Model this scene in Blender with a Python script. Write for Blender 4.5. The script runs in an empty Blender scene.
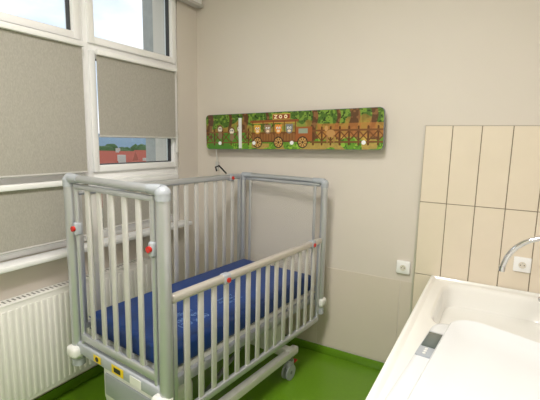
import bpy, bmesh, math, random
import numpy as np
from mathutils import Vector, Matrix
random.seed(3)
S=bpy.context.scene
try:
    S.view_settings.view_transform='Standard'; S.view_settings.exposure=0.0
except Exception: pass
# ---------------- materials ----------------
def srgb(r,g,b):
    f=lambda c:(c/255/12.92) if c/255<=.04045 else ((c/255+.055)/1.055)**2.4
    return (f(r),f(g),f(b),1)
def mat(name,rgb,rough=.5,metal=0,noise=0,nscale=20,bump=0,bscale=200,spec=.5,coat=0):
    m=bpy.data.materials.new(name); m.use_nodes=True; nt=m.node_tree; b=nt.nodes['Principled BSDF']
    col=srgb(*rgb); b.inputs['Base Color'].default_value=col
    b.inputs['Roughness'].default_value=rough; b.inputs['Metallic'].default_value=metal
    b.inputs['Specular IOR Level'].default_value=spec; b.inputs['Coat Weight'].default_value=coat
    tc=nt.nodes.new('ShaderNodeTexCoord')
    if noise:
        n=nt.nodes.new('ShaderNodeTexNoise'); n.inputs['Scale'].default_value=nscale; n.inputs['Detail'].default_value=5
        nt.links.new(tc.outputs['Object'],n.inputs['Vector'])
        r=nt.nodes.new('ShaderNodeMapRange'); r.inputs['To Min'].default_value=1-noise; r.inputs['To Max'].default_value=1+noise
        nt.links.new(n.outputs['Fac'],r.inputs['Value'])
        mx=nt.nodes.new('ShaderNodeVectorMath'); mx.operation='SCALE'; mx.inputs[0].default_value=col[:3]
        nt.links.new(r.outputs['Result'],mx.inputs['Scale']); nt.links.new(mx.outputs[0],b.inputs['Base Color'])
    if bump:
        n=nt.nodes.new('ShaderNodeTexNoise'); n.inputs['Scale'].default_value=bscale
        nt.links.new(tc.outputs['Object'],n.inputs['Vector'])
        bp=nt.nodes.new('ShaderNodeBump'); bp.inputs['Strength'].default_value=bump; bp.inputs['Distance'].default_value=.002
        nt.links.new(n.outputs['Fac'],bp.inputs['Height']); nt.links.new(bp.outputs['Normal'],b.inputs['Normal'])
    return m
M_wall=mat('wall_paint',(215,207,197),.6,noise=.02,nscale=3,bump=.15,bscale=300)
M_wains=mat('wainscot_lacquer',(213,203,190),.35,noise=.02,nscale=4)
M_ceil=mat('ceiling_paint',(235,232,226),.8,noise=.01)
M_tile=mat('wall_tile_glaze',(226,214,195),.22,noise=.03,nscale=9)
M_grout=mat('tile_grout',(128,116,98),.8,noise=.03)
M_floor=mat('green_vinyl',(100,142,28),.3,noise=.10,nscale=60,coat=.15)
M_white=mat('white_pvc',(242,242,242),.35,noise=.01)
M_gasket=mat('rubber_gasket',(60,60,62),.6,noise=.02)
M_rad=mat('radiator_enamel',(232,230,226),.4,noise=.01)
M_slot=mat('radiator_slot',(130,128,124),.6,noise=.01)
M_alu=mat('silver_lacquered_steel',(192,195,199),.32,metal=.6,noise=.02)
M_alud=mat('grey_steel',(120,124,128),.4,metal=.5,noise=.02)
M_slat=mat('slat_laminate',(206,205,202),.35,metal=.25,noise=.03)
M_rail=mat('rail_satin_metal',(206,200,193),.3,metal=.45,noise=.02)
M_cap=mat('grey_corner_plastic',(168,173,180),.35,noise=.02)
M_red=mat('red_button_plastic',(200,40,30),.35,noise=.02)
M_blue=mat('blue_mattress_cover',(22,58,122),.45,noise=.08,nscale=12,bump=.3,bscale=60)
M_print=mat('mattress_print',(104,134,184),.6,noise=.02)
M_whitep=mat('white_plastic',(225,225,222),.35,noise=.01)
M_yellow=mat('yellow_label',(230,200,30),.5,noise=.02)
M_black=mat('black_rubber',(25,25,27),.6,noise=.05)
M_cream=mat('cream_acrylic',(242,241,237),.14,noise=.01,coat=.3)
M_scale=mat('scale_plastic',(228,230,233),.25,noise=.01)
M_lcd=mat('lcd_glass',(88,98,96),.15,noise=.03)
M_chrome=mat('chrome',(225,225,228),.08,metal=1,noise=.01)
M_cab=mat('cabinet_laminate',(220,214,202),.4,noise=.01)
M_hole=mat('dark_socket',(40,38,36),.6,noise=.02)
M_concrete=mat('facade_render',(158,158,152),.9,noise=.25,nscale=14,bump=.5,bscale=30)
M_roof=mat('red_roof_tiles',(164,84,66),.8,noise=.15,nscale=3)
M_house=mat('house_plaster',(190,186,176),.9,noise=.05)
M_tree=mat('foliage',(66,92,50),.9,noise=.4,nscale=1.5)
M_hill=mat('distant_hill',(112,134,150),1,noise=.15,nscale=.01)
M_field=mat('grass_field',(92,122,62),1,noise=.2,nscale=.05)
M_darkw=mat('dark_window',(50,58,64),.2,noise=.02)

def glass_mat():
    m=bpy.data.materials.new('window_glass'); m.use_nodes=True; nt=m.node_tree; nt.nodes.clear()
    o=nt.nodes.new('ShaderNodeOutputMaterial'); mx=nt.nodes.new('ShaderNodeMixShader'); t=nt.nodes.new('ShaderNodeBsdfTransparent'); g=nt.nodes.new('ShaderNodeBsdfGlossy')
    g.inputs['Roughness'].default_value=.02; fr=nt.nodes.new('ShaderNodeFresnel'); fr.inputs[0].default_value=1.25
    nt.links.new(fr.outputs[0],mx.inputs[0]); nt.links.new(t.outputs[0],mx.inputs[1]); nt.links.new(g.outputs[0],mx.inputs[2]); nt.links.new(mx.outputs[0],o.inputs[0]); return m
M_glass=glass_mat()
def plexi():
    m=bpy.data.materials.new('plexi_panel'); m.use_nodes=True; nt=m.node_tree; b=nt.nodes['Principled BSDF']
    b.inputs['Base Color'].default_value=srgb(215,215,210); b.inputs['Roughness'].default_value=.15; b.inputs['Alpha'].default_value=.14; return m
M_plexi=plexi()
def blind_mat():
    m=bpy.data.materials.new('blind_fabric'); m.use_nodes=True; nt=m.node_tree; nt.nodes.clear()
    o=nt.nodes.new('ShaderNodeOutputMaterial'); mx=nt.nodes.new('ShaderNodeMixShader'); d=nt.nodes.new('ShaderNodeBsdfDiffuse'); t=nt.nodes.new('ShaderNodeBsdfTranslucent')
    tc=nt.nodes.new('ShaderNodeTexCoord'); n=nt.nodes.new('ShaderNodeTexNoise'); n.inputs['Scale'].default_value=260
    mp=nt.nodes.new('ShaderNodeMapping'); mp.inputs['Scale'].default_value=(1,1,.35); nt.links.new(tc.outputs['Object'],mp.inputs['Vector']); nt.links.new(mp.outputs[0],n.inputs['Vector'])
    cr=nt.nodes.new('ShaderNodeValToRGB'); cr.color_ramp.elements[0].position=.3; cr.color_ramp.elements[1].position=.7
    cr.color_ramp.elements[0].color=srgb(182,178,169); cr.color_ramp.elements[1].color=srgb(198,194,185)
    nt.links.new(n.outputs['Fac'],cr.inputs[0]); nt.links.new(cr.outputs[0],d.inputs[0]); nt.links.new(cr.outputs[0],t.inputs[0])
    mx.inputs[0].default_value=.25; nt.links.new(d.outputs[0],mx.inputs[1]); nt.links.new(t.outputs[0],mx.inputs[2]); nt.links.new(mx.outputs[0],o.inputs[0]); return m
M_blind=blind_mat()
def emis(name,rgb,s):
    m=bpy.data.materials.new(name); m.use_nodes=True; b=m.node_tree.nodes['Principled BSDF']
    b.inputs['Base Color'].default_value=srgb(*rgb); b.inputs['Emission Color'].default_value=srgb(*rgb); b.inputs['Emission Strength'].default_value=s; return m
M_fill=emis('fill_diffuser',(255,248,236),4)  # glow for the added, out-of-view ceiling fill

# ---------------- mesh builder ----------------
class B:
    def __init__(s,name): s.name=name; s.bm=bmesh.new(); s.mats=[]
    def mi(s,m):
        if m not in s.mats: s.mats.append(m)
        return s.mats.index(m)
    def _merge(s,t,m,smooth=False,mx=None):
        i=s.mi(m)
        if mx: bmesh.ops.transform(t,matrix=mx,verts=t.verts)
        for f in t.faces: f.material_index=i; f.smooth=smooth
        me=bpy.data.meshes.new('t'); t.to_mesh(me); s.bm.from_mesh(me); bpy.data.meshes.remove(me); t.free()
    def box(s,x0,x1,y0,y1,z0,z1,m,bev=0,seg=2,mx=None):
        t=bmesh.new(); bmesh.ops.create_cube(t,size=1)
        for v in t.verts: v.co=Vector(((x0+x1)/2+v.co.x*(x1-x0),(y0+y1)/2+v.co.y*(y1-y0),(z0+z1)/2+v.co.z*(z1-z0)))
        if bev: bmesh.ops.bevel(t,geom=t.edges[:],offset=bev,segments=seg,profile=.5,affect='EDGES')
        s._merge(t,m,bool(bev and seg>1),mx)
    def cyl(s,p0,p1,r,m,r2=None,n=20):
        p0=Vector(p0);p1=Vector(p1);d=p1-p0;t=bmesh.new()
        bmesh.ops.create_cone(t,cap_ends=True,segments=n,radius1=r,radius2=r if r2 is None else r2,depth=d.length)
        s._merge(t,m,True,Matrix.Translation((p0+p1)/2)@d.to_track_quat('Z','Y').to_matrix().to_4x4())
    def sph(s,c,r,m,sc=(1,1,1)):
        t=bmesh.new(); bmesh.ops.create_uvsphere(t,u_segments=20,v_segments=12,radius=r)
        s._merge(t,m,True,Matrix.Translation(c)@Matrix.Diagonal((*sc,1)))
    def tube(s,pts,r,m,n=14,flat=None):
        pts=[Vector(p) for p in pts]; t=bmesh.new(); rings=[]; up=None
        for i,p in enumerate(pts):
            d=(pts[min(i+1,len(pts)-1)]-pts[max(i-1,0)]).normalized()
            if up is None:
                up=Vector((0,0,1)) if abs(d.z)<.9 else Vector((0,1,0))
            a=(up-d*up.dot(d)).normalized(); b=d.cross(a); up=a
            rings.append([t.verts.new(p+(a*math.cos(2*math.pi*k/n)+b*math.sin(2*math.pi*k/n))*r) for k in range(n)])
        for i in range(len(rings)-1):
            for k in range(n): t.faces.new((rings[i][k],rings[i][(k+1)%n],rings[i+1][(k+1)%n],rings[i+1][k]))
        t.faces.new(rings[0][::-1]); t.faces.new(rings[-1])
        bmesh.ops.recalc_face_normals(t,faces=t.faces); s._merge(t,m,True)
    def raw(s,verts,faces,m,smooth=False):
        t=bmesh.new(); vs=[t.verts.new(v) for v in verts]
        for f in faces: t.faces.new([vs[i] for i in f])
        bmesh.ops.recalc_face_normals(t,faces=t.faces); s._merge(t,m,smooth)
    def done(s,parent=None,mx=None):
        me=bpy.data.meshes.new(s.name); s.bm.to_mesh(me); s.bm.free()
        for m in s.mats: me.materials.append(m)
        o=bpy.data.objects.new(s.name,me); S.collection.objects.link(o)
        try:
            me.set_sharp_from_angle(angle=math.radians(40))
        except Exception: pass
        if mx: o.matrix_world=mx
        if parent: o.parent=parent
        return o

XL=-2.18; YB=2.607; XR=.66; YF=-2.2; H=3.0
# ---------------- room shell ----------------
b=B('floor'); b.box(XL-.25,XR+.2,YF-.2,YB+.2,-.1,0,M_floor); b.done()
b=B('ceiling'); b.box(XL-.25,XR+.2,YF-.2,YB+.2,H,H+.1,M_ceil); b.done()
b=B('wall_back'); b.box(XL-.25,XR+.2,YB,YB+.2,0,H,M_wall)
b.box(XL,-1.06,YB-.004,YB,.07,.66,M_wains,.001,1); b.box(-1.055,-.49,YB-.004,YB,.07,.66,M_wains,.001,1); b.box(-.485,-.41,YB-.004,YB,.07,.66,M_wains,.001,1)
b.done()
b=B('wall_right'); b.box(XR,XR+.2,YF,YB,0,H,M_wall); b.done()
b=B('wall_front'); b.box(XL-.25,XR+.2,YF-.2,YF,0,H,M_wall); b.done()
WY0=-1.9; WY1=2.38; WZ0=.90; WZ1=2.75
b=B('wall_left')
b.box(XL-.25,XL,YF,YB,0,WZ0,M_wall); b.box(XL-.25,XL,YF,YB,WZ1,H,M_wall)
b.box(XL-.25,XL,WY1,YB,WZ0,WZ1,M_wall); b.box(XL-.25,XL,YF,WY0,WZ0,WZ1,M_wall); b.done()
b=B('baseboard_back'); b.box(XL,-.26,YB-.012,YB-.001,0,.06,M_floor,.003); b.done()
b=B('baseboard_left'); b.box(XL+.001,XL+.012,YF,YB,0,.06,M_floor,.003); b.done()
# tiles
b=B('wall_tiles'); x0=-.405
b.box(x0,XR,YB-.005,YB-.0005,.27,1.655,M_grout)
x=x0
while x<XR-.03:
    x1=min(x+.152,XR)
    for z0,z1 in ((.27,.727),(.731,1.188),(1.192,1.653)):
        b.box(x+.001,x1-.002,YB-.008,YB-.004,z0,z1,M_tile,.001,1)
    x+=.1535
b.box(-.415,-.405,YB-.01,YB-.001,.27,1.655,M_rail)
b.done()
# ---------------- windows ----------------
def window(idx,y0,y1,blinds,last=False):
    b=B('window_%d'%idx); fx0,fx1=XL-.075,XL-.005
    T=.036
    rows=((.93,1.29),(1.33,2.06),(2.10,2.72))
    # outer frame
    b.box(fx0,fx1,y0,y0+T,WZ0,WZ1,M_white,.006); b.box(fx0,fx1,y1-T,y1,WZ0,WZ1,M_white,.006)
    for z0,z1 in ((WZ0,.95),(1.285,1.335),(2.055,2.105),(2.70,WZ1)): b.box(fx0,fx1-.002,y0+T-.005,y1-T+.005,z0,z1,M_white,.005)
    for r,(z0,z1) in enumerate(rows):
        a0,a1=y0+T-.01,y1-T+.01; s=.042 if r>0 else .036
        b.box(fx0+.01,fx1+.018,a0,a0+s,z0,z1,M_white,.006); b.box(fx0+.01,fx1+.018,a1-s,a1,z0,z1,M_white,.006)
        b.box(fx0+.01,fx1+.017,a0+s-.004,a1-s+.004,z0,z0+s,M_white,.006); b.box(fx0+.01,fx1+.017,a0+s-.004,a1-s+.004,z1-s,z1,M_white,.006)
        g=.006
        for q in ((a0+s,a0+s+g,z0+s,z1-s),(a1-s-g,a1-s,z0+s,z1-s),(a0+s,a1-s,z0+s,z0+s+g),(a0+s,a1-s,z1-s-g,z1-s)):
            b.box(fx0+.03,fx1-.01,*q,M_gasket)
        b.box(fx0+.035,fx0+.039,a0+s,a1-s,z0+s,z1-s,M_glass)
    # handle on mid sash
    yh=y1-T-.012
    b.box(fx1+.016,fx1+.024,yh-.014,yh+.014,1.52,1.60,M_whitep,.003); b.cyl((fx1+.022,yh,1.56),(fx1+.034,yh,1.56),.009,M_whitep)
    b.box(fx1+.028,fx1+.039,yh-.010,yh+.010,1.44,1.57,M_whitep,.005)
    w=b.done()
    for (z0,z1,full) in blinds:
        bb=B('roller_blind')
        bx=XL+.044
        a0,a1=(y0+.025,y1-.045) if full else (y0+.050,y1-.078)
        bb.box(bx-.002,bx-.0005,a0,a1,z0,z1,M_blind)
        bb.cyl((bx-.001,a0,z0),(bx-.001,a1,z0),.006,M_slat)
        bb.box(bx-.008,bx+.022,a0-.005,a1+.005,z1-.005,z1+.026,M_white,.006)
        bb.done()
window(1,1.585,2.378,[(1.552,2.035,False),(.97,1.25,False)])
window(2,.79,1.585,[(1.34,2.06,True),(.955,1.275,True)])
window(3,-.005,.79,[(1.34,2.06,True),(.955,1.275,True)])
window(4,-.80,-.005,[])
window(5,-1.6,-.80,[])
b=B('window_sill'); b.box(XL-.01,XL+.10,-1.65,2.42,.868,.898,M_white,.008); b.done()
b=B('trim_1'); b.box(XL-.05,XL+.001,-1.9,-1.61,WZ0,WZ1,M_white,.004); b.done()
b=B('curtain_rail'); b.box(XL+.015,XL+.07,2.22,YB-.02,2.57,2.66,M_white,.006); b.box(XL+.015,XL+.08,2.215,YB-.015,2.555,2.575,M_slat,.004); b.done()
# radiator
b=B('radiator'); rx0,rx1=XL+.03,XL+.115; ry0,ry1=.45,1.95
b.box(rx1-.012,rx1-.004,ry0,ry1,.14,.70,M_rad,.003); b.box(rx0,rx0+.008,ry0,ry1,.14,.70,M_rad,.003)
y=ry0+.02
while y<ry1-.03:
    b.box(rx1-.006,rx1+.001,y,y+.021,.165,.675,M_rad,.003,2); y+=.0335
b.box(rx0,rx1-.003,ry0,ry0+.006,.14,.705,M_rad,.002); b.box(rx0,rx1-.003,ry1-.006,ry1,.14,.705,M_rad,.002)
b.box(rx0,rx1-.003,ry0,ry1,.70,.708,M_rad,.002)
y=ry0+.03
while y<ry1-.04: b.box(rx0+.02,rx1-.03,y,y+.009,.707,.7090,M_slot); y+=.025
for yy in (ry0+.2,ry1-.2): b.box(XL+.002,rx0+.01,yy,yy+.04,.2,.62,M_rad)
b.tube([(rx0+.04,ry1,.18),(rx0+.04,ry1+.05,.18),(rx0+.04,ry1+.06,.17),(rx0+.04,ry1+.06,0)],.009,M_white)
b.cyl((rx0+.04,ry1+.06,.17),(rx0+.09,ry1+.06,.17),.018,M_white)
b.done()

# ---------------- crib ----------------
crib=bpy.data.objects.new('hospital_crib',None); S.collection.objects.link(crib)
crib.matrix_world=Matrix.Translation((-1.387,1.815,0))@Matrix.Rotation(math.radians(-6),4,'Z')
HW=.345; HL=.66
def end_frame(name,y,T,inner,r):
    b=B(name)
    b.cyl((-HW,y,.40),(-HW,y,T-.03),r,M_alu,n=24); b.cyl((HW,y,.40),(HW,y,T-.03),r,M_alu,n=24)
    b.cyl((-HW+.03,y,T-.02),(HW-.03,y,T-.02),.018,M_alu)
    for sx in (-1,1):
        b.sph((sx*HW,y,T-.032),r+.004,M_cap,(1,1,.95)); b.cyl((sx*HW,y,T-.06),(sx*HW,y,T-.03),r+.003,M_cap)
        b.cyl((sx*(HW),y,T-.022),(sx*(HW-.085),y,T-.02),r*.95,M_cap,r2=.020)
        b.cyl((sx*HW,y,.385),(sx*HW,y,.42),r+.004,M_cap)
    b.done(parent=crib)
end_frame('end_frame_near',-HL,1.37,None,.028)
end_frame('end_frame_far',HL,1.31,None,.022)
# near end gate
b=B('end_gate_near'); y=-HL
gx=.285; zt=1.325; zb=.56
b.box(-gx-.01,gx+.01,y-.012,y+.012,zt-.025,zt,M_alu,.008); b.box(-gx-.01,gx+.01,y-.012,y+.012,zb-.03,zb+.01,M_alu,.008)
for sx in (-1,1):
    b.cyl((sx*gx,y,zb-.05),(sx*gx,y,zt),.0115,M_alu)
    b.box(sx*gx-.015,sx*gx+.015,y-.022,y+.016,1.075,1.14,M_cap,.01,3); b.cyl((sx*gx,y-.02,1.11),(sx*gx,y-.032,1.11),.013,M_red)
for i in range(5):
    x=-gx+(i+1)*2*gx/6; b.box(x-.016,x+.016,y-.006,y+.006,zb,zt-.02,M_slat,.004)
b.done(parent=crib)
# far end gate
b=B('end_gate_far'); y=HL; zt=1.275; zb=.56
b.box(-gx-.03,gx+.03,y-.01,y+.01,zt-.022,zt,M_alu,.007); b.box(-gx-.03,gx+.03,y-.012,y+.012,zb-.03,zb+.01,M_alu,.008)
for sx in (-1,1):
    b.cyl((sx*(gx-.01),y,zb-.05),(sx*(gx-.01),y,zt),.010,M_alu)
b.box(-gx,gx,y-.003,y+.003,zb,zt-.02,M_plexi)
b.done(parent=crib)
def side(name,x,zt,zb,toprail,n,w):
    b=B(name); L=HL-.03
    b.box(x-.016,x+.016,-L,L,zt-.038,zt,toprail,.010,3); b.box(x-.013,x+.013,-L,L,zb,zb+.036,M_alu,.008)
    for sy in (-1,1):
        b.box(x-.011,x+.011,sy*(L-.013)-.011,sy*(L-.013)+.011,zb,zt-.02,M_alu,.005)
    for i in range(n):
        y=-L+(i+1)*2*L/(n+1); b.box(x-.006,x+.006,y-w,y+w,zb+.02,zt-.02,M_slat,.0045)
    for yy in (-.30,.52):
        b.box(x-.02,x+.02,yy-.025,yy+.025,zt-.048,zt+.003,M_cap,.01,3); b.cyl((x+.018,yy,zt-.026),(x+.026,yy,zt-.026),.012,M_red)
    b.done(parent=crib)
side('side_rail_raised',-HW,1.30,.56,M_alu,13,.0165)
side('side_rail_lowered',HW,.92,.34,M_rail,14,.016)
# mattress platform + chassis
b=B('mattress_platform')
b.box(-.30,.30,-.61,.61,.515,.548,M_whitep,.01)
for sx in (-1,1): b.box(sx*.30-.02,sx*.30+.02,-.62,.62,.47,.52,M_alu,.008)
for sy in (-1,1):
    b.box(-.335,.335,sy*.655-.022,sy*.655+.022,.455,.515,M_cap,.01,3)
    for sx in (-1,1): b.box(sx*.337-.04,sx*.337+.04,sy*.672-.04,sy*.672+.03,.435,.495,M_whitep,.018,3)
b.box(-.17,-.11,-.6805,-.678,.468,.503,M_yellow,.001,1); b.box(-.02,.07,-.6805,-.678,.465,.507,M_yellow,.001,1)
b.cyl((-.14,-.682,.486),(-.14,-.679,.486),.012,M_hole); b.box(0,.05,-.682,-.680,.476,.498,M_hole)
b.box(.12,.2,-.682,-.678,.466,.505,M_whitep,.001,1)
b.done(parent=crib)
b=B('chassis')
for sx in (-1,1): b.box(sx*.26-.025,sx*.26+.025,-.56,.50,.14,.19,M_whitep,.01)
for yy in (-.5,.42): b.box(-.28,.28,yy-.03,yy+.03,.14,.20,M_whitep,.01)
b.box(-.24,.24,-.60,-.40,.19,.40,M_whitep,.03,4); b.box(-.2,.2,-.61,-.595,.24,.36,M_cap,.008)
b.box(-.2,.2,.30,.46,.19,.36,M_whitep,.03,4)
for yy in (-.5,.38): b.cyl((0,yy,.34),(0,yy,.52),.04,M_alu)
for sx in (-1,1):
    b.cyl((sx*.2,-.38,.2),(sx*.2,.2,.47),.012,M_alud)
    for yy in (-.53,.42):
        px=sx*.27
        b.cyl((px,yy,.12),(px,yy,.15),.018,M_alud); b.box(px-.016,px+.016,yy-.04,yy+.03,.07,.125,M_cap,.012,3)
        for d in (-.022,.012): b.cyl((px+d,yy-.02,.05),(px+d+.012,yy-.02,.05),.05,M_cap,n=28)
        b.cyl((px-.025,yy-.02,.05),(px+.025,yy-.02,.05),.012,M_alud)
        b.box(px-.015,px+.015,yy+.02,yy+.07,.09,.10,M_red,.004)
b.done(parent=crib)
b=B('mattress'); b.box(-.305,.31,-.62,.62,.549,.662,M_blue,.028,5)
for z in (.575,.636):
    b.tube([(-.301,-.617,z),(.306,-.617,z)],.003,M_blue,8)
m=b.done(parent=crib)
def text(name,s,loc,size,rot,mt,parent):
    c=bpy.data.curves.new(name,'FONT'); c.body=s; c.size=size; c.extrude=.0004; c.align_x='CENTER'
    o=bpy.data.objects.new(name,c); S.collection.objects.link(o); o.location=loc; o.rotation_euler=rot
    dg=bpy.context.evaluated_depsgraph_get(); me=bpy.data.meshes.new_from_object(o.evaluated_get(dg))
    me.materials.clear(); me.materials.append(mt)
    n=bpy.data.objects.new(name,me); S.collection.objects.link(n); n.location=loc; n.rotation_euler=rot
    bpy.data.objects.remove(o); n.parent=parent; return n
text('print_1','medical\nmattress\n120 x 60',(.10,-.36,.6632),.055,(0,0,math.radians(90)),M_print,crib)
text('print_2','keep dry\nthis side up\nwash 60 C',(.12,-.05,.6632),.034,(0,0,math.radians(90)),M_print,crib)
# cord
b=B('call_bell_cable')
b.tube([(-1.95,2.56,1.30),(-1.93,2.52,1.33),(-1.88,2.50,1.345),(-1.84,2.49,1.32),(-1.80,2.485,1.29)],.006,M_black,8)
b.box(-1.985,-1.955,YB-.02,YB-.001,1.30,1.37,M_slat,.006); b.tube([(-1.95,2.535,1.52),(-1.945,2.55,1.45),(-1.95,2.57,1.37),(-1.96,2.585,1.34)],.003,M_whitep,8)
b.done()

# ---------------- mural lamp panel ----------------
W,Hh=1.385,.26
nx,nz=800,150
U,V=np.meshgrid(np.linspace(0,1,nx),np.linspace(0,1,nz)); 
PX=U*176; PY=(1-V)*32
def hashn(x,y,s):
    xi=np.floor(x/s).astype(int); yi=np.floor(y/s).astype(int); fx=x/s-xi; fy=y/s-yi
    fx=fx*fx*(3-2*fx); fy=fy*fy*(3-2*fy)
    h=lambda a,c:np.modf(np.abs(np.sin(a*127.1+c*311.7)*43758.545))[0]
    return (h(xi,yi)*(1-fx)+h(xi+1,yi)*fx)*(1-fy)+(h(xi,yi+1)*(1-fx)+h(xi+1,yi+1)*fx)*fy
img=np.zeros((nz,nx,3))
n1=hashn(PX,PY,7)[...,None]; n2=hashn(PX+50,PY,2.2)[...,None]; n3=hashn(PX,PY+9,1.1)[...,None]
img[:]=(160,138,62); img+= (n1-.5)*70*np.array([1,.8,.4])+(n2-.5)*50*np.array([.9,.9,.5])
def put(mask,c,a=1):
    global img
    mm=mask[...,None]*a; img=img*(1-mm)+np.array(c,float)*mm
a1=n1[...,0];a2=n2[...,0];a3=n3[...,0]
put((PY<20)&(a1>.55),(122,146,58),.8); put((PY<20)&(a2>.7),(150,112,50),.7)
fol=(PY<7+8*a1+4*np.sin(PX*.11)); put(fol,(74,106,38)); put(fol&(a2>.55),(118,150,54)); put(fol&(a3<.25),(42,62,26))
for cx,w in ((5,3.2),(29,1.6),(46,3),(70,1.5),(117,2.5),(138,1.6),(152,4),(168,2.5)):
    t=(np.abs(PX-cx-1.2*np.sin(PY*.3)-(.0+.08*np.maximum(PY-18,0))*np.sign(PX-cx))<w); put(t&(PY<24),(92,62,36)); put(t&(a2>.6)&(PY<24),(132,92,54))
grass=PY>23+1.5*np.sin(PX*.2)+a1*2; put(grass,(96,144,42)); put(grass&(a2>.6),(138,178,60)); put(grass&(a3<.3),(60,104,34))
put((PY>27)&(a1>.5),(186,144,82),.8)
put((PX<50)&(PY>17)&(a1>.35),(80,134,44)); put((PX>120)&(PY>11)&(PY<22),(184,116,58),.65)
def seg(x0,y0,x1,y1,w,c):
    dx,dy=x1-x0,y1-y0; t=np.clip(((PX-x0)*dx+(PY-y0)*dy)/(dx*dx+dy*dy),0,1)
    d=np.hypot(PX-x0-t*dx,PY-y0-t*dy); put(d<w,c)
for x in list(range(0,52,10))+list(range(116,178,8)):
    seg(x,14,x,28,.8,(92,56,30)); seg(x,17,x+8,25,.5,(112,70,38)); seg(x,25,x+8,17,.5,(104,64,34))
for yy in (16.5,26): seg(0,yy,52,yy,.6,(126,82,46)); seg(114,yy,176,yy,.7,(116,74,40))
def disc(x,y,rx,ry,c,a=1): put(((PX-x)/rx)**2+((PY-y)/ry)**2<1,c,a)
for x,y in ((17,13),(31,15),(40,13)):
    disc(x,y,3.4,3.6,(120,84,52)); disc(x,y+.6,2.5,2.6,(232,224,206)); disc(x-1,y,.6,.8,(20,20,20)); disc(x+1,y,.6,.8,(20,20,20)); disc(x,y+6,2.6,3.6,(140,116,88))
put((PX>54)&(PX<112)&(PY>17.5)&(PY<25.5),(142,94,50))
for k in range(20): put((np.abs(PX-54-k*3)<.25)&(PY>17.5)&(PY<25.5)&(PX<112),(92,58,30))
put((PX>53)&(PX<113)&(np.abs(PY-17.7)<.7),(112,70,36)); put((PX>53)&(PX<113)&(np.abs(PY-25.2)<.7),(100,62,32))
put((PX>99)&(PX<115)&(PY>13)&(PY<25),(156,90,46)); put((PX>102)&(PX<111)&(PY>14.5)&(PY<18.5),(150,160,140))
put((PX>52)&(PX<102)&(PY>6.6)&(PY<8.6),(138,80,42)); put((PX>54)&(PX<100)&(PY>8.6)&(PY<9.4),(204,160,70))
for x in (55,66,77,88,99): seg(x,8,x,19,.5,(104,62,32))
for x,c in ((60,(216,164,66)),(71,(150,120,96)),(82,(220,142,56)),(93,(124,126,128))):
    disc(x,14.5,3.5,4,c); disc(x-2.6,11.6,1.1,1.3,c); disc(x+2.6,11.6,1.1,1.3,c)
    disc(x-1.2,13.6,.9,1,(250,250,245)); disc(x+1.2,13.6,.9,1,(250,250,245)); disc(x-1.1,13.7,.45,.55,(10,10,10)); disc(x+1.3,13.7,.45,.55,(10,10,10)); disc(x,16.2,1.7,1.1,(236,214,184))
for x in (60,82,106):
    disc(x,26,5,5,(46,38,32)); disc(x,26,3.9,3.9,(186,138,70)); disc(x,26,3.2,3.2,(120,84,44))
    for k in range(4):
        a=k*math.pi/4; seg(x-3.8*math.cos(a),26-3.8*math.sin(a),x+3.8*math.cos(a),26+3.8*math.sin(a),.35,(216,176,104))
    disc(x,26,1.1,1.1,(70,44,26))
put((PX>76)&(PX<94)&(PY>1.5)&(PY<6.4),(206,168,80)); put((PX>76.6)&(PX<93.4)&(PY>2)&(PY<5.9),(138,58,36))
seg(78,2.8,80.6,2.8,.35,(250,236,190)); seg(80.6,2.8,78,5.1,.35,(250,236,190)); seg(78,5.1,80.6,5.1,.35,(250,236,190))
for x in (84.2,89.4): disc(x,4,1.7,1.5,(250,236,190)); disc(x,4,.9,.7,(138,58,36))
disc(132,19,4,3,(186,140,84)); disc(128,15,1.6,2.2,(196,150,90)); seg(129,21,129,26,.6,(160,116,70)); seg(135,21,135,26,.6,(160,116,70))
img=np.clip(img,0,255)
lin=np.where(img/255<=.04045,img/255/12.92,((img/255+.055)/1.055)**2.4)
me=bpy.data.meshes.new('mural')
rr=.03
xs=(U-.5)*W; zs=(V-.5)*Hh
ez=np.clip(np.abs(zs)-(Hh/2-rr),0,None); lim=W/2-rr+np.sqrt(np.clip(rr*rr-ez*ez,0,None))
xs=np.clip(xs,-lim,lim)
co=np.stack([xs,np.full_like(xs,0),zs],-1).reshape(-1,3)
idx=np.arange(nx*nz).reshape(nz,nx)
F=np.stack([idx[:-1,:-1],idx[:-1,1:],idx[1:,1:],idx[1:,:-1]],-1).reshape(-1,4)
me.from_pydata(co.tolist(),[],F.tolist())
ca=me.color_attributes.new('paint','FLOAT_COLOR','POINT')
ca.data.foreach_set('color',np.concatenate([lin.reshape(-1,3),np.ones((nx*nz,1))],1).astype('f').ravel())
mm=bpy.data.materials.new('mural_print'); mm.use_nodes=True; nt=mm.node_tree; at=nt.nodes.new('ShaderNodeAttribute'); at.attribute_name='paint'
pb=nt.nodes['Principled BSDF']; nt.links.new(at.outputs['Color'],pb.inputs['Base Color']); pb.inputs['Roughness'].default_value=.2
me.materials.append(mm)
PM=Matrix.Translation((-1.33,2.525,1.617))@Matrix.Rotation(math.radians(-1.4),4,'Y')
panel=bpy.data.objects.new('mural_wall_lamp',None); S.collection.objects.link(panel); panel.matrix_world=PM
mo=bpy.data.objects.new('printed_front',me); S.collection.objects.link(mo); mo.parent=panel; mo.location=(0,-.001,0)
b=B('lamp_body')
def rrect(w,h,r,n=8):
    out=[]
    for cx,cz,a0 in ((w/2-r,h/2-r,0),(-w/2+r,h/2-r,90),(-w/2+r,-h/2+r,180),(w/2-r,-h/2+r,270)):
        for k in range(n+1):
            a=math.radians(a0+90*k/n); out.append((cx+r*math.cos(a),cz+r*math.sin(a)))
    return out
rp=rrect(W+.004,Hh+.004,rr)
N=len(rp); vs=[(x,0,z) for x,z in rp]+[(x,.022,z) for x,z in rp]
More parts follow.
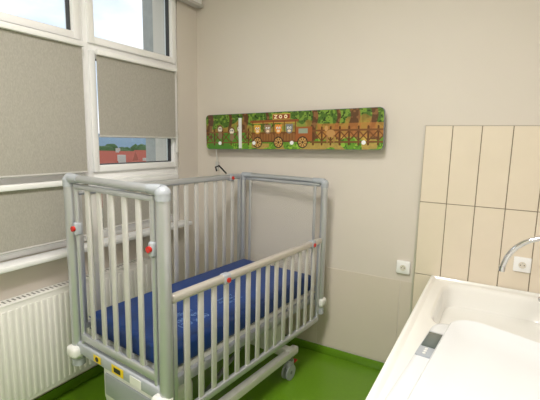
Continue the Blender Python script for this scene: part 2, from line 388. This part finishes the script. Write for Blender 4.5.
b.raw(vs,[tuple(range(N)),tuple(range(N,2*N))]+[(i,(i+1)%N,(i+1)%N+N,i+N) for i in range(N)],M_alud)
b.box(-.62,.62,.022,.078,-.08,.08,M_whitep,.008)
b.box(-.385,-.358,-.004,-.0015,-.125,.10,M_whitep,.001,1)
for x in (-.56,.57,-.25,.06):
    b.cyl((x,-.004,-.085),(x,-.001,-.085),.014,M_white)
b.done(parent=panel)

# ---------------- outlets ----------------
def outlet(x,z,w=.085):
    b=B('wall_outlet'); y=YB-.009
    b.box(x-w/2,x+w/2,y-.012,y+.008,z-w/2,z+w/2,M_white,.006,3)
    b.cyl((x,y-.0125,z),(x,y-.018,z),.024,M_white,n=28); b.cyl((x,y-.0185,z),(x,y-.0182,z),.019,M_cab,n=28)
    for d in (-.009,.009): b.cyl((x+d,y-.0195,z),(x+d,y-.018,z),.0028,M_hole)
    b.cyl((x,y-.024,z+.011),(x,y-.018,z+.011),.0022,M_chrome)
    b.done()
outlet(-.475,.755); outlet(.165,.885)

# ---------------- bathing unit ----------------
ux0,ux1,uy0,uy1=-.305,XR-.005,.45,YB-.012; zt=.725
b=B('baby_bath_counter')
b.box(ux0+.03,ux1-.005,uy0+.03,uy1-.005,.08,.52,M_cab,.005); b.box(ux0+.06,ux1-.01,uy0+.08,uy1-.01,0,.09,M_hole)
b.box(ux0+.03,ux1-.005,uy0+.03,1.80,.5,.69,M_cab); b.box(ux0+.03,ux0+.045,1.79,uy1-.005,.5,.69,M_cab)
for k in range(3): b.box(ux0+.018,ux0+.032,uy0+.05+k*.69,uy0+.05+k*.69+.66,.11,.66,M_cab,.004)
for k in range(3): b.cyl((ux0+.005,uy0+.3+k*.69,.56),(ux0+.005,uy0+.44+k*.69,.56),.006,M_chrome)
cx,cy,hx,hy=.085,2.215,.305,.32
angs=sorted(set([2*math.pi*k/96 for k in range(96)]+[math.atan2(yy-cy,xx-cx)%(2*math.pi) for xx in (ux0,ux1) for yy in (uy0,uy1)]))
def rect_pt(a,x0,x1,y0,y1):
    c,s_=math.cos(a),math.sin(a); t=1e9
    if c>1e-9: t=min(t,(x1-cx)/c)
    if c<-1e-9: t=min(t,(x0-cx)/c)
    if s_>1e-9: t=min(t,(y1-cy)/s_)
    if s_<-1e-9: t=min(t,(y0-cy)/s_)
    return cx+c*t,cy+s_*t
def se(a,k,ox=0,oy=0,p=6):
    c,s_=math.cos(a),math.sin(a); r=(abs(c/(hx*k))**p+abs(s_/(hy*k))**p)**(-1/p); return cx+ox+c*r,cy+oy+s_*r
def R(x0,x1,y0,y1,z): return [(*rect_pt(a,x0,x1,y0,y1),z) for a in angs]
rings=[R(ux0+.004,ux1,uy0+.004,uy1,.665),R(ux0,ux1,uy0,uy1,.672),R(ux0,ux1,uy0,uy1,.728),R(ux0+.003,ux1,uy0+.003,uy1,.735),R(ux0+.010,ux1-.01,uy0+.010,uy1-.008,.738),R(ux0+.020,ux1-.02,uy0+.020,uy1-.014,.737),R(ux0+.03,ux1-.03,uy0+.03,uy1-.02,.727),R(ux0+.036,ux1-.04,uy0+.036,uy1-.026,.725)]
for k,z,o in ((1.04,.725,0),(1.02,.723,0),(.995,.716,0),(.98,.70,0),(.965,.67,.05),(.94,.63,.1),(.88,.600,.25),(.75,.588,.5),(.4,.584,.8),(.09,.581,1)):
    rings.append([(*se(a,k,-.06*o,.05*o),z) for a in angs])
n=len(angs); vs=[p for r in rings for p in r]; fs=[]
for i in range(len(rings)-1):
    for k in range(n): fs.append((i*n+k,i*n+(k+1)%n,(i+1)*n+(k+1)%n,(i+1)*n+k))
fs.append(tuple((len(rings)-1)*n+k for k in range(n)))
b.raw(vs,fs,M_cream,True)
b.cyl((.025,2.30,.582),(.025,2.30,.588),.03,M_chrome,n=28); b.cyl((.025,2.30,.588),(.025,2.30,.5895),.018,M_hole)
b.done()
# faucet
b=B('gooseneck_faucet'); fx,fy=.44,2.2
b.cyl((fx,fy,.726),(fx,fy,.74),.03,M_chrome,n=28); b.cyl((fx,fy,.735),(fx,fy,.83),.022,M_chrome,n=28)
pts=[(fx,fy,.82),(fx,fy,.94)]
for k in range(1,17):
    a=math.pi*k/17; pts.append((fx-.19+.19*math.cos(a),fy,.94+.19*math.sin(a)))
pts+=[(fx-.38,fy,.955)]
b.tube(pts,.0125,M_chrome,18); b.cyl((fx-.38,fy,.965),(fx-.381,fy,.94),.0145,M_chrome)
b.tube([(fx,fy,.80),(fx-.06,fy,.815),(fx-.21,fy-.01,.835)],.009,M_chrome,12); b.sph((fx-.21,fy-.01,.835),.014,M_chrome)
b.done()
# baby scale
b=B('baby_scale')
sx0,sx1,sy0,sy1=-.205,.32,1.06,1.85
def wp(p):
    x,y,z=p; w=min(max((y-1.3)/.5,0),1)
    return (x,y-w*(.12*max(x+.2,0)+.28*max(x+.05,0)**1.5),z)
def sring(x0,x1,y0,y1,z,r,n=8):
    out=[]
    cs=((x1-r,y1-r,0),(x0+r,y1-r,90),(x0+r,y0+r,180),(x1-r,y0+r,270)); raw=[]
    for ccx,ccy,a0 in cs:
        for k in range(n+1):
            a=math.radians(a0+90*k/n); raw.append((ccx+r*math.cos(a),ccy+r*math.sin(a),z))
    for i,p in enumerate(raw):
        q=raw[(i+1)%len(raw)]; out.append(wp(p))
        if (i+1)%(n+1)==0:
            for k in range(1,6): t=k/6; out.append(wp(tuple(p[j]*(1-t)+q[j]*t for j in range(3))))
    return out
def loft(rs,m):
    n=len(rs[0]); vs=[p for r in rs for p in r]; fs=[]
    for i in range(len(rs)-1):
        for k in range(n): fs.append((i*n+k,i*n+(k+1)%n,(i+1)*n+(k+1)%n,(i+1)*n+k))
    fs.append(tuple(range(n))); fs.append(tuple((len(rs)-1)*n+k for k in range(n))); b.raw(vs,fs,m,True)
loft([sring(sx0+.03,sx1-.03,sy0+.03,sy1-.03,.732,.05),sring(sx0,sx1,sy0,sy1,.742,.07),sring(sx0,sx1,sy0,sy1,.758,.07),sring(sx0+.008,sx1-.008,sy0+.008,sy1-.008,.766,.065),sring(sx0+.02,sx1-.02,sy0+.02,sy1-.02,.769,.06)],M_scale)
tx0=-.128
loft([sring(tx0+.03,sx1-.01,sy0+.03,sy1-.03,.768,.08),sring(tx0,sx1+.02,sy0,sy1,.785,.09),sring(tx0-.005,sx1+.03,sy0-.01,sy1+.005,.802,.10),sring(tx0+.002,sx1+.024,sy0-.004,sy1+.000,.810,.10),sring(tx0+.012,sx1+.01,sy0+.01,sy1-.01,.808,.09),sring(tx0+.045,sx1-.03,sy0+.06,sy1-.06,.790,.08),sring(tx0+.10,sx1-.09,sy0+.14,sy1-.14,.782,.05)],M_scale)
b.box(-.199,-.138,1.48,1.70,.766,.777,M_cap,.005); b.box(-.194,-.143,1.55,1.685,.776,.7788,M_lcd,.002)
for k in range(3): b.cyl((-.169,1.495+k*.018,.776),(-.169,1.495+k*.018,.779),.006,M_whitep)
for x in (sx0+.06,sx1-.06):
    for y in (sy0+.06,sy1-.2): b.cyl((x,y,.7255),(x,y,.74),.018,M_black)
pv=Vector((-.17,1.6,0))
b.done(mx=Matrix.Translation(pv)@Matrix.Rotation(math.radians(-5),4,'Z')@Matrix.Translation(-pv+Vector((0,0,.001))))

# unseen fill lamps, added at the ceiling to brighten the room
def fill_lamp(x,y):
    b=B('added_fill_lamp'); b.box(x-.3,x+.3,y-.3,y+.3,H-.06,H-.001,M_white,.01); b.box(x-.27,x+.27,y-.27,y+.27,H-.064,H-.058,M_fill); o=b.done()
    ld=bpy.data.lights.new('fill_light','AREA'); ld.size=.55; ld.energy=46; ld.color=(1,.965,.92)
    l=bpy.data.objects.new('fill_light',ld); S.collection.objects.link(l); l.parent=o; l.location=(x,y,H-.07)
fill_lamp(-.6,.6); fill_lamp(-.6,-1.2)

# ---------------- exterior ----------------
b=B('neighbouring_building'); b.box(-4.0,-2.6,3.75,8,-10,9,M_concrete)
b.done()
b=B('ground_field'); b.box(-900,-8,-600,900,-10.4,-10,M_field); b.done()
def house(x,y,w,d,h,rh,ang):
    b=B('red_roof_house'); hw,hd=w/2,d/2
    b.box(-hw,hw,-hd,hd,0,h,M_house)
    e=.5
    vs=[(-hw-e,-hd-e,h-.1),(hw+e,-hd-e,h-.1),(hw+e,hd+e,h-.1),(-hw-e,hd+e,h-.1),(-hw-e,0,h+rh),(hw+e,0,h+rh)]
    b.raw(vs,[(0,1,5,4),(2,3,4,5),(0,4,3),(1,2,5),(0,3,2,1)],M_roof)
    b.box(hw*.4,hw*.4+.6,-.3,.5,h+rh*.5,h+rh+.5,M_house)
    for k in range(3): b.box(-hw*.7+k*hw*.6,-hw*.7+k*hw*.6+1,-hd-.02,-hd,h-2.4,h-1,M_darkw)
    b.done(mx=Matrix.Translation((x,y,-10))@Matrix.Rotation(ang,4,'Z'))
def pol(a,r): a=math.radians(a); return r*math.cos(a),r*math.sin(a)
for a,r,w_,h_,rh_,da in ((143.2,37,9,6.3,3.2,-86),(138.5,62,9,4.4,3.6,-60),(142,80,10,5,4,-110),(135,85,9,5,4,-90),(150,60,12,5,4,-90),(158,50,12,5,4,-70)):
    x,y=pol(a,r); house(x,y,w_,8,h_,rh_,math.radians(a+da))
b=B('tree_row')
def tree(x,y,h):
    b.cyl((x,y,-10),(x,y,-10+h*.5),.25,M_tree,n=6)
    t2=bmesh.new(); bmesh.ops.create_icosphere(t2,subdivisions=2,radius=h*.35)
    for v in t2.verts: v.co*=1+.25*(random.random()-.5)
    b._merge(t2,M_tree,False,Matrix.Translation((x,y,-10+h*.68)))
for i in range(260):
    t=random.random(); r=90+120*random.random(); a=math.radians(100+70*t); h=6+random.random()*3
    tree(r*math.cos(a),r*math.sin(a),h)
for a,r,h in ((134,28,9.0),(132.5,30,9.6),(135.6,40,9.2),(131,33,9),(140.5,55,6.6),(137,48,8),(138.6,45,7.4)):
    tree(*pol(a,r),h)
b.done()
b=B('distant_hills'); N=90; vs=[];fs=[]
for k in range(N+1):
    a=math.radians(85+110*k/N); hz=11+5*math.sin(a*7)+3*math.sin(a*17+1)+2*math.sin(a*41)
    for r,z in ((420,-11),(560,hz*.4),(700,hz)): vs.append((r*math.cos(a),r*math.sin(a),z))
for k in range(N):
    for j in range(2): fs.append((k*3+j,k*3+j+1,k*3+j+4,k*3+j+3))
b.raw(vs,fs,M_hill,True); b.done()

# world
w=bpy.data.worlds.new('World'); S.world=w; w.use_nodes=True; nt=w.node_tree; nt.nodes.clear()
o=nt.nodes.new('ShaderNodeOutputWorld'); bg=nt.nodes.new('ShaderNodeBackground'); tc=nt.nodes.new('ShaderNodeTexCoord')
mp=nt.nodes.new('ShaderNodeMapping'); mp.inputs['Scale'].default_value=(1,1,3); n=nt.nodes.new('ShaderNodeTexNoise'); n.inputs['Scale'].default_value=2.5; n.inputs['Detail'].default_value=7
cr=nt.nodes.new('ShaderNodeValToRGB'); cr.color_ramp.elements[0].position=.32; cr.color_ramp.elements[1].position=.56
cr.color_ramp.elements[0].color=srgb(132,146,160); cr.color_ramp.elements[1].color=srgb(172,175,179)
nt.links.new(tc.outputs['Generated'],mp.inputs[0]); nt.links.new(mp.outputs[0],n.inputs['Vector']); nt.links.new(n.outputs['Fac'],cr.inputs[0]); nt.links.new(cr.outputs[0],bg.inputs[0]); bg.inputs[1].default_value=3.0; nt.links.new(bg.outputs[0],o.inputs[0])

# camera
f=400.0
cd=bpy.data.cameras.new('camera'); c=bpy.data.objects.new('camera',cd); S.collection.objects.link(c); S.camera=c
c.matrix_world=Matrix.Translation((0,0,1.55))@Matrix.Rotation(math.radians(29.6),4,'Z')@Matrix.Rotation(math.pi/2-math.radians(8.53),4,'X')@Matrix.Rotation(math.radians(1.15),4,'Z')
cd.sensor_width=36; cd.lens=36*f/540; cd.clip_end=2000; cd.clip_start=.02
